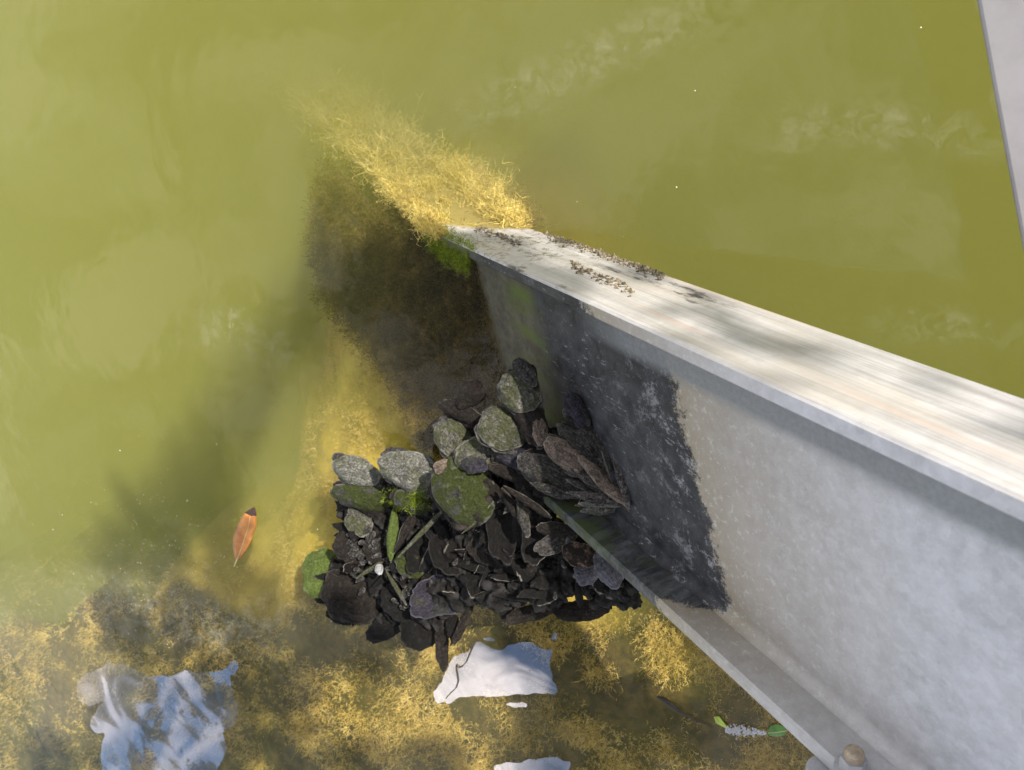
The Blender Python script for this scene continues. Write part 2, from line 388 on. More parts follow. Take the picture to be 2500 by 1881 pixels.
BM = Matrix([[Uw[0], Ww[0], Dw[0], AX0[0]], [Uw[1], Ww[1], Dw[1], AX0[1]], [Uw[2], Ww[2], Dw[2], AX0[2]], [0, 0, 0, 1]])
BMi = np.array(BM.inverted())
def to_beam(Vw):
    Vw = np.asarray(Vw); return Vw @ BMi[:3, :3].T + BMi[:3, 3]
ds = list(np.arange(-2.2, 3.5, .12)) + list(np.arange(3.5, 9.6, .12))
def sweep(poly):
    V = []; k = len(poly)
    for d in ds:
        for (u, w) in poly: V.append(bpt(u, w, d))
    Fq = []
    for i in range(len(ds) - 1):
        for j in range(k):
            a, b = i * k + j, i * k + (j + 1) % k; Fq.append((a, b, b + k, a + k))
    Fq.append(tuple(range(k))[::-1]); Fq.append(tuple((len(ds) - 1) * k + j for j in range(k)))
    return to_beam(V), Fq
def shade_auto(o, ang=35):
    me = o.data; me.polygons.foreach_set('use_smooth', np.ones(len(me.polygons), bool))
    try: me.set_sharp_from_angle(angle=R_(ang))
    except Exception: pass
beam = empty('steel_beam'); beam.matrix_world = BM
tag(beam, 'long grey I-beam sloping down into the green water, stained black below', 'beam')
c = .008
def flange(w0, w1):
    b = BH; return [(-b + c, w0), (b - c, w0), (b, w0 + c), (b, w1 - c), (b - c, w1), (-b + c, w1), (-b, w1 - c), (-b, w0 + c)]
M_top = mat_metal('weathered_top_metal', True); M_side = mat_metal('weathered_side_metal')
V, Fq = sweep(flange(.5, .5 + TK)); o = obj('top_flange', V, Fq, M_top, beam); shade_auto(o)
# the edges and underside of the top flange carry the same dirt as the web
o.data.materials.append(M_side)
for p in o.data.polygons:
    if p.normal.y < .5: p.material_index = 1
M_ledge = mat_metal('weathered_ledge_metal', ledge=True)
V, Fq = sweep(flange(-.5 - TK, -.5)); o = obj('bottom_flange', V, Fq, M_ledge, beam); shade_auto(o)
tw = .03
web = []
for sx, sy in ((1, -1), (1, 1), (-1, 1), (-1, -1)):
    r = .115 if sy > 0 else .05
    arc = [(sx * (tw + r - r * math.cos(a)), sy * (.503 - r + r * math.sin(a))) for a in [i * math.pi / 2 / 6 for i in range(7)]]
    web += (arc[::-1] if sx * sy < 0 else arc)
web = web[::-1]
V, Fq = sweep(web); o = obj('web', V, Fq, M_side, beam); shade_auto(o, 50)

# ------------------------------------------------------------------ bracket, nut and stud on the lower flange
M_galv = mat_simple('galvanised_metal', (.25, .25, .26), (.36, .355, .37), 60, .45, .15)
M_brass = mat_simple('worn_bolt_metal', (.20, .15, .10), (.42, .35, .26), 90, .35, .2)
def lathe(profile, k=40, a0=0.0):
    V, Fq = [], []
    for r_, z_ in profile:
        for i in range(k): V.append((r_ * math.cos(a0 + 2 * math.pi * i / k), r_ * math.sin(a0 + 2 * math.pi * i / k), z_))
    for j in range(len(profile) - 1):
        for i in range(k):
            a, b = j * k + i, j * k + (i + 1) % k; Fq.append((a, b, b + k, a + k))
    Fq.append(tuple(range(k))[::-1]); Fq.append(tuple((len(profile) - 1) * k + i for i in range(k))); return V, Fq
nb = on_bot(2086, 1836, -.5 + .075)
bolt = empty('hex_bolt'); o0 = bpt(nb[0], -.5, nb[2])
bolt.matrix_world = Matrix([[Uw[0], Dw[0] * -1, Ww[0], o0[0]], [Uw[1], Dw[1] * -1, Ww[1], o0[1]], [Uw[2], Dw[2] * -1, Ww[2], o0[2]], [0, 0, 0, 1]])
tag(bolt, 'brown-tipped bolt with a hexagonal nut on the lower flange at the bottom edge', 'bolt')
rN = .0125
V, Fq = lathe([(rN, .0), (rN, .0165), (rN * .94, .0185)], 6, .35); obj('nut', V, Fq, M_galv, bolt, smooth=False)
rs = .0092
prof = [(rs, .001)]
for i in range(9): prof += [(rs, .012 + i * .0016), (rs * .91, .0128 + i * .0016)]
prof += [(rs * .9, .0268), (rs * .72, .0282)]
V, Fq = lathe(prof, 28); o = obj('stud', V, Fq, M_brass, bolt); shade_auto(o, 30)
V, Fq = lathe([(.017, .0004), (.017, .0028), (.0165, .003)], 32); obj('washer', V, Fq, M_galv, bolt)
pc = on_bot(1950, 1864, -.5 - TK)
w1 = -.5 - TK - .002; w0 = w1 - .05
corner = []
u1, d1, rr = pc[0], pc[2], .045
for i in range(7):
    a = i * math.pi / 12; corner.append((u1 - rr + rr * math.cos(a), d1 - rr + rr * math.sin(a)))
outl = [(-.35, d1 - 1.2), (u1, d1 - 1.2)] + corner + [(-.35, d1)]
k = len(outl); V = [bpt(u, w1, d) for u, d in outl] + [bpt(u, w0, d) for u, d in outl]
Fq = [tuple(range(k)), tuple(range(2 * k - 1, k - 1, -1))] + [(i, i + k, (i + 1) % k + k, (i + 1) % k) for i in range(k)]
V = np.array(V); o = obj('bracket_plate', V, Fq, M_galv, smooth=False); centre_origin(o, V.mean(0))
bv = o.modifiers.new('bevel', 'BEVEL'); bv.width = .003; bv.segments = 3; bv.limit_method = 'ANGLE'
tag(o, 'rounded grey bracket plate under the lower flange beside the bolt', 'bracket')

# ------------------------------------------------------------------ pale post at the top right
a0 = at_dist(2385 - 60, -300, .62); a1 = at_dist(2385, 0, .62); a2 = at_dist(2500, 620, .66); a3 = at_dist(2555, 900, .68)
ax = (a2 - a1) / np.linalg.norm(a2 - a1)
vwd = ray(2450, 300); vwd /= np.linalg.norm(vwd)
side = np.cross(ax, vwd); side /= np.linalg.norm(side)
if side @ (RW @ np.array([1, 0, 0])) < 0: side = -side
dep = np.cross(side, ax); dep /= np.linalg.norm(dep)
if dep @ vwd < 0: dep = -dep
sA, sB = a1 - ax * .35, a2 + ax * .55
V = []
for q in (sA, sB):
    for (p_, q_) in ((0, 0), (.09, 0), (.09, .045), (0, .045)): V.append(q + side * p_ + dep * q_)
Fq = [(0, 1, 2, 3), (7, 6, 5, 4), (0, 4, 5, 1), (1, 5, 6, 2), (2, 6, 7, 3), (3, 7, 4, 0)]
M_post = mat_simple('pale_painted_metal', (.17, .165, .17), (.21, .205, .21), 12, .6, .1)
V = np.array(V); o = obj('metal_rail', V, Fq, M_post, smooth=False); centre_origin(o, V.mean(0))
bv = o.modifiers.new('bevel', 'BEVEL'); bv.width = .003; bv.segments = 2
tag(o, 'pale grey metal rail crossing the top right corner', 'rail')

# ------------------------------------------------------------------ algae on the beam
def beam_tufts(n, d0, d1, bands, ln, per=8, wd=.0012, face='top', spread=.7, seed=1):
    P, N, Lr = [], [], []
    while len(P) < n:
        d = rng.uniform(d0, d1)
        if face == 'top':
            b = bands[rng.integers(len(bands))]; u = rng.normal(b[0], b[1])
            if abs(u) > BH + .02: continue
            cl = nz((u * 6, d * 5, seed), 1, 3)
            if cl < b[2] + .35 * (d < d0 + .25): continue
            p = bpt(u, .5 + TK, d); nn = Ww * 1.0 + Uw * (u / BH) * 1.1 - Dw * .1
            l_ = ln * (.7 + .9 * max(0, cl)) * (.8 + .2 * min(1, (d - d0) / .5))
        P.append(p); N.append(nn); Lr.append(l_)
    return bushes(np.array(P), np.array(N), np.array(Lr), max(4, per // 2), 6, spread, wd, 1.6)
parts = [beam_tufts(2100, 3.62, 8.0, [(.165, .028, -.16), (.165, .03, -.20), (.0, .026, .0), (-.17, .028, -.22)], .036, per=10, wd=.0011, spread=1.0),
         beam_tufts(320, 3.5, 4.5, [(.185, .02, -.6)], .036, per=12, wd=.0011, spread=1.1),
         beam_tufts(520, 3.32, 4.4, [(-.175, .025, -.7)], .075, per=14, wd=.0010, spread=1.1),
         beam_tufts(800, 4.6, 9.5, [(.15, .07, -.4), (-.15, .07, -.4), (0, .1, -.3)], .10, per=7, wd=.0020, spread=.9)]
V, Fc = join(parts)
tag(obj('golden_algae', V, Fc, A_gold, smooth=False), kind='stuff', label='golden algae tufts growing along the drowned top of the beam', cat='algae')

# dark growth hanging from the drowned web
def lump_mesh(cs, rs_, seed=0, sub=3, amp=.35, sq=(1, 1, 1)):
    import bmesh
    bm = bmesh.new(); bmesh.ops.create_icosphere(bm, subdivisions=sub, radius=1.0)
    base = np.array([v.co[:] for v in bm.verts]); fc = np.array([[v.index for v in f.verts] for f in bm.faces]); bm.free()
    out_ = []
    for i, (c_, r_) in enumerate(zip(cs, rs_)):
        sc_ = np.array(r_) if np.ndim(r_) else np.array([r_] * 3)
        dsp = np.array([1 + amp * nz(b * 1.6 + np.array([i * 3.1 + seed, seed, 0]), 1, 4) for b in base])
        out_.append((base * dsp[:, None] * sc_ + c_, fc))
    return join(out_)
cs, rs2 = [], []
P, N = [], []
def mass_u(w, d):
    dep = -bpt(.03, w, d)[2]
    return max(.03, min(.20, (dep - .004) / .27)) * (.85 + .30 * nz((w * 3, d * 2, 4), 1, 3))
for i in range(9000):
    d = rng.uniform(3.12, 5.8); w = rng.uniform(-.66, .50)
    if bpt(.03, w, d)[2] > .002: continue
    u = mass_u(w, d)
    if w < -.5: u = rng.uniform(-.15, .22)
    P.append(bpt(u, w, d)); N.append(Uw * .8 - np.array([0, 0, .3]) + Ww * (-.5 if w < -.4 else 0))
CURT = [(1196, 610), (1120, 575), (1000, 560), (900, 500), (800, 400), (765, 470), (762, 600), (790, 720), (870, 820), (915, 880), (960, 930), (985, 990), (1040, 1090), (1200, 1130), (1228, 945), (1206, 800)]
def pt_in(x, y, P_):
    c_ = False; j = len(P_) - 1
    for i in range(len(P_)):
        if (P_[i][1] > y) != (P_[j][1] > y) and x < (P_[j][0] - P_[i][0]) * (y - P_[i][1]) / (P_[j][1] - P_[i][1]) + P_[i][0]: c_ = not c_
        j = i
    return c_
def curt_depth(x, y):     # the growth nearly breaks the surface by the beam and sinks away from it
    return .006 + .15 * (max(0, 1120 - x + .30 * (750 - y)) / 400) ** 1.7 + .010 * (1 + nz((x * .02, y * .02, 2), 1, 3))
CL_ = []
k_ = 0
while k_ < 13000:
    x, y = rng.uniform(750, 1230), rng.uniform(390, 1140)
    if not pt_in(x + 14 * rng.normal(), y + 14 * rng.normal(), CURT): continue
    k_ += 1; P.append(at(x, y, -curt_depth(x, y) - .009)); N.append(cdir(-.2, .5, -1))
    if k_ % 6 == 0 and pt_in(x - 28, y + 18, CURT) and pt_in(x - 12, y - 20, CURT) and pt_in(x, y + 26, CURT): CL_.append(at(x, y, -curt_depth(x, y) - .042))
V, Fc = bushes(np.array(P), np.array(N), rng.uniform(.010, .038, len(P)), 3, 5, 1.0, .0012, 1.6)
o1 = tag(obj('dark_algae', V, Fc, A_dark, smooth=False), kind='stuff', label='dark brown algae hanging from the shaded drowned web', cat='algae')
lc, lr = [], []
while len(lc) < 520:
    d = rng.uniform(3.15, 5.5); w = rng.uniform(-.64, .46)
    if bpt(.03, w, d)[2] > -.008: continue
    lc.append(bpt(max(.0, mass_u(w, d) - .035), w, d)); lr.append(rng.uniform(.010, .018))
lc += CL_; lr += [rng.uniform(.012, .020) for _ in CL_]
V2, F2 = lump_mesh(lc, lr, 3, 2, .5)
obj('algae_mat', V2, F2, mat_simple('dark_algae_mat', (.006, .005, .002), (.065, .050, .015), 170, .95, 1.0), o1)

# slimy green drape on the near lip at the waterline
g = []
P, N = [], []
for i in range(1300):
    px_ = rng.uniform(1042, 1158); py_ = 570 + (px_ - 1042) * .42 + rng.normal(0, 14)
    if px_ > 1165: continue
    if rng.random() < .55:
        q = on_top(px_, py_); 
        if not (.06 < q[0] < BH): continue
        P.append(bpt(*q)); N.append(Ww + Uw * .5)
    else:
        q = hitplane(px_ - 10, py_ + 25, Uc, PU + BH)
        P.append(bpt(BH + .005, q[1], q[2])); N.append(Uw - np.array([0, 0, .6]))
V, Fc = tufts(np.array(P), np.array(N), rng.uniform(.003, .009, len(P)), per=7, wd=.0012, curl=1.5)
tag(obj('green_algae', V, Fc, A_green, smooth=False), kind='stuff', label='vivid green slime draped over the near flange edge at the waterline', cat='algae')

# crust flakes on the top flange
fl = empty('crust_patch', tuple(bpt(-.1, .5 + TK, 2.6))); fl_m = mat_simple('dry_crust', (.03, .026, .016), (.30, .25, .16), 150, .9, .8)
tag(fl, 'dried olive and brown crust flakes along the sunlit top of the beam', 'crust'); fl['kind'] = 'stuff'
P, N = [], []
for i in range(800):
    t = rng.random()
    if t < .62: px_, py_ = 1330 + 290 * rng.random(), 0; base = 565 + (px_ - 1330) * .352; py_ = base + abs(rng.normal(0, 7)) + 2
    elif t < .85: px_ = 1395 + 150 * rng.random(); py_ = 650 + (px_ - 1395) * .42 + rng.normal(0, 6)
    else: px_ = 1160 + 110 * rng.random(); py_ = 556 + (px_ - 1160) * .35 + rng.normal(0, 5)
    q = on_top(px_, py_)
    if abs(q[0]) > BH: continue
    P.append(bpt(*q)); 
V, Fc = lump_mesh(P, [np.array([1, 1, .28]) * rng.uniform(.0005, .0024) * (1 if rng.random() < .8 else 1.6) for _ in P], 9, 2, 1.8)
o = obj('flakes', V - np.array(fl.location), Fc, fl_m, fl)

# ------------------------------------------------------------------ oysters and mussels
SM = {
 'fan': mat_shell('ribbed_mussel_shell', (.03, .027, .025), (.23, .21, .19), (.05, .05, .03), .1),
 'rim': mat_shell('chalky_rim', (.07, .065, .05), (.22, .20, .16), (.05, .05, .03), .3),
 'grey': mat_shell('grey_shell', (.045, .044, .036), (.22, .215, .18), (.06, .07, .02), .35),
 'lgrey': mat_shell('pale_grey_shell', (.07, .07, .06), (.30, .30, .265), (.08, .09, .03), .22),
 'moss': mat_shell('mossy_shell', (.03, .028, .03), (.11, .105, .105), (.045, .058, .012), .75, .60),
 'green': mat_shell('green_shell', (.03, .04, .02), (.12, .14, .06), (.10, .14, .03), .8),
 'black': mat_shell('black_shaded_shell', (.003, .0027, .0025), (.017, .015, .014), (.006, .007, .003), .2),  # wet black, with the shade low in the clump put into it
 'brown': mat_shell('brown_shell', (.006, .0045, .004), (.042, .033, .026), (.01, .01, .004), .2),
 'beige': mat_shell('beige_shell', (.12, .09, .07), (.30, .24, .19), (.12, .09, .05), .15),
 'purple': mat_shell('purple_shell', (.015, .014, .022), (.065, .06, .08), (.06, .07, .03), .2),
 'slate': mat_shell('slate_shell', (.015, .014, .014), (.12, .112, .104), (.05, .06, .03), .15),
 'barn': mat_shell('white_barnacle', (.35, .36, .37), (.6, .6, .6), (.1, .1, .1), .0),
 'speck': mat_shell('speckled_crust', (.13, .085, .06), (.26, .18, .13), (.02, .015, .01), .5),
 'chalk': mat_shell('chalky_crust', (.11, .11, .13), (.20, .20, .23), (.05, .05, .05), .2)}

def shell_geo(a, b, dome, seed, rough=.08, kr=16, ka=52, pointed=0.0, ridges=1.0, concave=False, lump=.42):
    """a cupped valve: irregular outline, growth steps and a real rim; a, b half length and width in metres"""
    V, Fq = [], []
    ph = seed * 1.37
    for side_ in (0, 1):
        for i in range(1, kr + 1):
            t = i / kr
            for j in range(ka):
                th = 2 * math.pi * j / ka
                q = (math.cos(th), math.sin(th))
                ol = 1 + rough * 2.2 * nz((q[0] * 1.1 + ph, q[1] * 1.1, ph), 1, 3) + rough * .6 * nz((q[0] * 6, q[1] * 6 + ph, 3), 1, 2)
                x = q[0] * a * t * ol; y = q[1] * b * t * ol
                y *= 1 - pointed * max(0, -q[0] * t) ** 1.2
                cx_ = -.25 * a * (1 - t)
                st = (t * 7 + 1.2 * nz((x * 30, y * 30, ph), 1, 2)) % 1.0 * .10 * ridges
                h = dome * ((1 - t ** 2.2) * .95 + st) + dome * lump * nz((x * 55 + ph, y * 55, ph), 1, 4)
                fl_ = dome * .11 * t ** 5 * math.sin(5 * th + ph * 3) + dome * .06 * t ** 5 * math.sin(11 * th + ph)
                h += fl_
                if concave:
                    h = dome * (t ** 2 * .9 - .9) + fl_ + dome * (.08 * st * 10 + .15 * nz((x * 40 + ph, y * 40, ph), 1, 3)); z = h if side_ == 0 else h - .0025
                elif side_ == 0: z = h
                else: z = -.22 * dome * (1 - t ** 2) - .0022 + fl_
                V.append((x + cx_, y, z))
        V.append((-.25 * a, 0, (dome if side_ == 0 else -.24 * dome - .0022) if not concave else (-.9 * dome if side_ == 0 else -.9 * dome - .0025)))
    n1 = kr * ka + 1
    for sd_ in (0, 1):
        o_ = sd_ * n1
        for i in range(kr - 1):
            for j in range(ka):
                A, B = o_ + i * ka + j, o_ + i * ka + (j + 1) % ka; C_, D_ = B + ka, A + ka
                Fq.append((A, D_, C_, B) if sd_ == 0 else (A, B, C_, D_))
        for j in range(ka):
            A, B = o_ + j, o_ + (j + 1) % ka; c0 = o_ + kr * ka
            Fq.append((c0, A, B) if sd_ == 0 else (c0, B, A))
    for j in range(ka):
        A, B = (kr - 1) * ka + j, (kr - 1) * ka + (j + 1) % ka
        Fq.append((A, A + n1, B + n1, B))
    return V, Fq

cluster = empty('oyster_cluster', tuple(at(1050, 1250, .08)))
tag(cluster, 'ragged dark clump of oysters and mussels clinging to the lower flange', 'oyster cluster')
CLo = np.array(cluster.location)
def Zf(px):   # how high above the water the clump rides along its length
    return .045 + .115 * min(1, max(0, (px - 760) / 560))
def c2(x, y): return 700 + x / 2.107, 850 + y / 2.107
def place(cx, cy, a, b, ang, zo, tl, tw_, mat, dome=.28, rough=.09, pointed=0.0, name='oyster_shell', label=None, seed=None, crop=True, concave=False, lump=.42):
    px, py = c2(cx, cy) if crop else (cx, cy)
    seed = seed if seed is not None else len(cluster.children) + 1
    p = at(px, py, Zf(px) + zo)
    dist = (p - np.array([0, 0, HC])) @ (RW @ np.array([0, 0, 1.]))
    mpp = dist / F / (2.107 if crop else 1)
    a *= 1.12; b *= 1.12
    A, B = a * mpp / math.cos(R_(tl)), b * mpp / math.cos(R_(tw_))
    th = R_(ang)
    vx = RW @ np.array([1., 0, 0]); vy = RW @ np.array([0, 1., 0])
    nrm = np.array([0, 0, HC]) - p; nrm /= np.linalg.norm(nrm)
    ex = vx * math.cos(th) + vy * math.sin(th); ex -= nrm * (ex @ nrm); ex /= np.linalg.norm(ex)
    ey = np.cross(nrm, ex)
    M = Matrix([[ex[0], ey[0], nrm[0], 0], [ex[1], ey[1], nrm[1], 0], [ex[2], ey[2], nrm[2], 0], [0, 0, 0, 1]])
    M = M @ Matrix.Rotation(R_(-tl), 4, 'Y') @ Matrix.Rotation(R_(tw_), 4, 'X')
    V, Fq = shell_geo(A, B, dome * min(A, B) * 1.2 + .001, seed, rough, pointed=pointed, concave=concave, lump=lump)
    o = obj(name, V, Fq, SM[mat], cluster)
    M.translation = Vector(p - CLo); o.matrix_local = M
    if seed % 3 and mat in ('black', 'brown', 'slate', 'moss', 'purple'):
        o.data.materials.append(SM['rim'])
        for p_ in o.data.polygons[-52:]: p_.material_index = 1
    if label: o['label'] = label
    return o
poly = [(270, 700), (300, 900), (260, 1050), (230, 1260), (280, 1370), (430, 1390), (620, 1380), (760, 1420), (850, 1340), (940, 1290), (1100, 1310), (1400, 1300), (1660, 1290), (1860, 1290), (1750, 1210), (1500, 1010), (1370, 870), (1680, 790), (1640, 520), (1420, 420), (1120, 480), (900, 490), (850, 570), (520, 620)]
def inside(x, y, P):
    c_ = False; j = len(P) - 1
    for i in range(len(P)):
        if (P[i][1] > y) != (P[j][1] > y) and x < (P[j][0] - P[i][0]) * (y - P[i][1]) / (P[j][1] - P[i][1]) + P[i][0]: c_ = not c_
        j = i
    return c_
# x, y, half length, half width, angle, lift, tilt along, tilt across, material
BIG = [
 (360, 632, 118, 62, 20, .012, 15, 10, 'lgrey', 'pale lichen-grey oyster at the upper left tip'),
 (632, 632, 150, 86, 14, .018, 10, 15, 'lgrey', 'broad light grey oyster'),
 (420, 765, 172, 66, 6, -.004, 10, 30, 'moss', 'long dark mossy oyster slab'),
 (690, 790, 130, 58, 5, -.006, 0, 30, 'moss', None),
 (915, 735, 165, 140, 62, .040, -10, 10, 'moss', 'large mossy oyster with a purple-grey middle'),
 (1000, 545, 125, 82, -32, .022, 0, 20, 'grey', None),
 (870, 482, 118, 80, 48, .018, 10, -10, 'grey', None),
 (1110, 415, 118, 98, 20, .024, 0, -20, 'grey', 'round grey-green oyster'),
 (1195, 545, 110, 72, 20, .006, 10, 10, 'purple', None),
 (1120, 560, 90, 60, 60, .004, 10, 10, 'slate', None),
 (940, 240, 74, 54, -50, -.004, 10, 0, 'brown', None),
 (900, 335, 118, 40, 22, .000, 20, 20, 'brown', None),
 (1225, 130, 78, 42, 55, .006, 20, 20, 'slate', None),
 (1195, 225, 105, 88, 40, .012, 20, 0, 'grey', 'tall humped brown-grey oyster by the waterline'),
 (1240, 330, 130, 66, 62, .008, 20, 10, 'brown', None),
 (1300, 430, 66, 36, 80, .014, 0, 10, 'beige', None),
 (1435, 552, 122, 56, 36, .040, 5, 10, 'beige', 'pale pinkish oyster standing out of the mussels'),
 (1500, 505, 135, 48, 45, .028, 5, 20, 'slate', None),
 (1560, 470, 190, 52, 55, .018, 0, 20, 'slate', None),
 (1635, 440, 118, 52, 62, .014, 0, 0, 'purple', None),
 (1490, 325, 92, 46, 58, .022, 10, 10, 'purple', None),
 (1510, 380, 70, 50, 20, .022, 10, 10, 'brown', None),
 (1360, 655, 165, 78, 27, .014, 0, 25, 'slate', None),
 (1150, 640, 105, 30, 12, .012, 0, 10, 'brown', None),
 (1200, 900, 34, 120, 0, .000, 0, 30, 'black', None),
]
for (x, y, a, b, ang, zo, tl, tw_, mt, lb) in BIG:
    place(x, y, a, b, ang, zo, tl, tw_, mt, label=lb, rough=.055, dome=.40, lump=.26)
    place(x + 5, y + 8, a * 1.05, b * 1.08, ang + 9, zo - .006, tl, tw_ + 4, 'slate' if mt in ('lgrey', 'grey', 'beige') else 'brown', rough=.10, dome=.3, seed=500 + len(cluster.children))
BLADES = [
 (1690, 640, 180, 20, 66, .030, 'slate'), (1700, 690, 118, 16, 62, .040, 'beige'), (1555, 650, 150, 27, 25, .036, 'slate'),
 (1595, 757, 148, 21, -3, .036, 'slate'), (1350, 735, 98, 24, 22, .036, 'slate'), (1598, 832, 76, 26, -4, .034, 'lgrey'),
 (1570, 800, 82, 12, -8, .034, 'beige'), (1240, 792, 128, 17, 34, .040, 'brown'), (1215, 865, 96, 24, 76, .030, 'slate'),
 (700, 945, 165, 10, -46, .036, 'grey'), (545, 950, 125, 26, 95, .018, 'green'), (620, 925, 120, 22, -62, .012, 'brown'),
 (980, 890, 90, 7, -40, .030, 'grey'), (1150, 800, 80, 22, 60, .026, 'brown'), (1660, 560, 120, 18, 52, .034, 'slate'),
 (430, 1140, 75, 9, -32, .030, 'grey'), (560, 1230, 95, 9, 60, .028, 'grey'),
]
for (x, y, a, b, ang, zo, mt) in BLADES:
    place(x, y, a, b, ang, zo, 8, 25, mt, dome=.6, rough=.07, pointed=.5, name='mussel_shell')
DARK = [
 (1105, 930, 145, 68, 88, .010, 0, 20, 'black', 'black upright oyster valve with a thin pale rim'),
 (1280, 965, 135, 72, 100, .006, 0, 20, 'black', None), (1385, 935, 100, 32, 4, .016, 0, 20, 'brown', None),
 (1380, 1005, 104, 44, -18, .022, 0, 10, 'slate', 'open oyster half showing its greyish inside'),
 (1505, 1068, 80, 58, 15, .020, 0, 0, 'speck', 'brown speckled crust beside the flange edge'),
 (1650, 1130, 100, 62, 60, .016, 0, 0, 'chalk', 'chalky lilac-grey crust under the flange edge'), (1540, 1165, 58, 52, 0, .010, 0, 0, 'chalk', None),
 (850, 1030, 118, 104, 80, -.004, 0, 0, 'black', None), (370, 895, 76, 56, 60, .006, 20, 0, 'grey', None),
 (185, 1152, 108, 96, 75, -.012, 20, 10, 'green', 'round green oyster at the far left tip'),
 (350, 1262, 158, 128, -12, -.006, 10, 0, 'brown', 'big brown-black oyster at the lower left'),
 (330, 1030, 88, 70, 30, .004, 0, 0, 'brown', None), (640, 1110, 76, 64, 60, .004, 0, 0, 'moss', None),
 (470, 1050, 70, 60, 10, .002, 0, 0, 'brown', None), (790, 1275, 150, 92, -24, -.006, 10, 10, 'purple', 'blue-black ridged oyster low in the clump'),
 (530, 1430, 120, 54, -32, -.030, 10, 10, 'black', None), (700, 1440, 92, 98, 70, -.030, 0, 0, 'black', None),
 (800, 1510, 128, 32, 88, -.022, 0, 0, 'brown', 'narrow brown oyster hanging down like a finger'),
 (905, 1420, 116, 20, -66, -.030, 0, 0, 'brown', None), (1255, 1365, 135, 38, -15, -.055, 0, 0, 'brown', None),
 (1520, 1350, 130, 48, -3, -.055, 0, 0, 'brown', None), (1130, 1350, 40, 40, 60, -.05, 0, 0, 'black', None),
 (300, 1385, 90, 36, 10, -.02, 0, 0, 'black', None), (860, 1440, 60, 34, 80, -.03, 0, 0, 'black', None),
 (690, 1040, 110, 60, -60, -.004, 0, 0, 'black', None), (590, 1040, 100, 50, -70, -.002, 0, 0, 'black', None),
 (1100, 1080, 150, 60, 20, -.030, 0, 0, 'brown', None), (1300, 1110, 140, 60, 5, -.03, 0, 0, 'brown', None), (600, 1300, 110, 80, 10, -.02, 0, 0, 'black', None),
]
for k_, th_ in enumerate([94, 104, 113, 124, 136, 148, 158, 170, 180, 192]):
    hl = (150, 165, 185, 190, 175, 180, 160, 150, 120, 90)[k_]; c_, s_ = math.cos(R_(th_)), math.sin(R_(th_))
    place(1752 + hl * c_ * .98, 800 - hl * s_ * .98, hl, (14, 18, 24, 28, 32, 26, 26, 22, 16, 12)[k_], -th_ + 180, .026 + .011 * ((k_ * 2) % 3), 4, (-42, 38)[k_ % 2], ('fan', 'fan', 'purple', 'fan', 'beige', 'fan', 'slate', 'fan', 'lgrey', 'fan')[k_], dome=.55, rough=.06, pointed=.6, name='mussel_shell', seed=301 + k_ * 3)
CUPS = {(1105, 930), (1280, 965), (1380, 1005), (850, 1030), (690, 1040), (790, 1275)}
for (x, y, a, b, ang, zo, tl, tw_, mt, lb) in DARK:
    place(x, y, a, b, ang, zo, tl, tw_, mt, label=lb, rough=.11, concave=(x, y) in CUPS, dome=.45 if (x, y) in CUPS else .28)
for i in range(130):
    x, y = rng.uniform(220, 1700), rng.uniform(480, 1330)
    if not inside(x, y, poly): continue
    if y < 820 and x < 1050: continue
    place(x, y, rng.uniform(50, 125), rng.uniform(10, 38), rng.uniform(-90, 90), rng.uniform(-.022, -.004), rng.uniform(-35, 35), rng.uniform(-45, 45), 'black' if y > 800 else ('brown', 'slate', 'black')[rng.integers(3)], rough=.12, dome=.6, concave=bool(rng.random() < .4), pointed=rng.choice([0, .5, .6]), seed=200 + i)
place(812, 615, 48, 40, 0, .062, 0, 0, 'beige', dome=.5, name='barnacle', label='pinkish barnacle on the large mossy oyster')
place(965, 603, 66, 38, 5, .050, 0, 0, 'purple', dome=.5, name='mussel_shell', label='small blue-purple mussel')
place(475, 1140, 20, 24, 0, .034, 0, 0, 'barn', dome=.8, name='barnacle', label='single small white barnacle')

# the mass of old shell the clump is built on
cs, rr2 = [], []
while len(cs) < 620:
    x, y = rng.uniform(180, 1880), rng.uniform(420, 1500)
    if not inside(x, y, poly): continue
    px, py = c2(x, y); cs.append(at(px, py, Zf(px) - rng.uniform(.018, .05)) - CLo); q = rng.uniform(.009, .022); rr2.append(np.array([q, q * rng.uniform(.6, 1.2), q * rng.uniform(.5, 1)]))
V, Fc = lump_mesh(cs, rr2, 5, 3, .7)
obj('shell_mass', V, Fc, SM['black'], cluster)
# small young mussels packed between the shells
msh = None
cnt = 0
while cnt < 96:
    t = rng.random()
    if t < .45: x, y = rng.normal(400, 75), rng.normal(1050, 60)
    elif t < .65: x, y = rng.uniform(930, 1850), rng.normal(1240, 28)
    elif t < .75: x, y = rng.normal(590, 30), rng.uniform(1150, 1340)
    else: x, y = rng.uniform(300, 1650), rng.uniform(600, 1300)
    if not inside(x, y, poly): continue
    px, py = c2(x, y); p = at(px, py, Zf(px) + (.012 if t < .45 or t > .65 else -.015))
    if msh is None:
        V, Fq = shell_geo(.0085, .0048, .005, 3, .05, kr=7, ka=20, pointed=.5); o = obj('young_mussel', V, Fq, SM['slate'], cluster); msh = o
    else:
        o = msh.copy(); COL.objects.link(o); o.parent = cluster
    q = rng.uniform(.6, 1.25)
    rot = Vector(np.array([0, 0, HC]) - p).to_track_quat('Z', 'Y').to_matrix().to_4x4() @ Matrix.Rotation(rng.uniform(0, 6.28), 4, 'Z') @ Matrix.Rotation(rng.uniform(-.6, .6), 4, 'X')
    M = Matrix.Translation(Vector(p - CLo)) @ rot @ Matrix.Scale(q, 4)
    o.matrix_local = M; cnt += 1
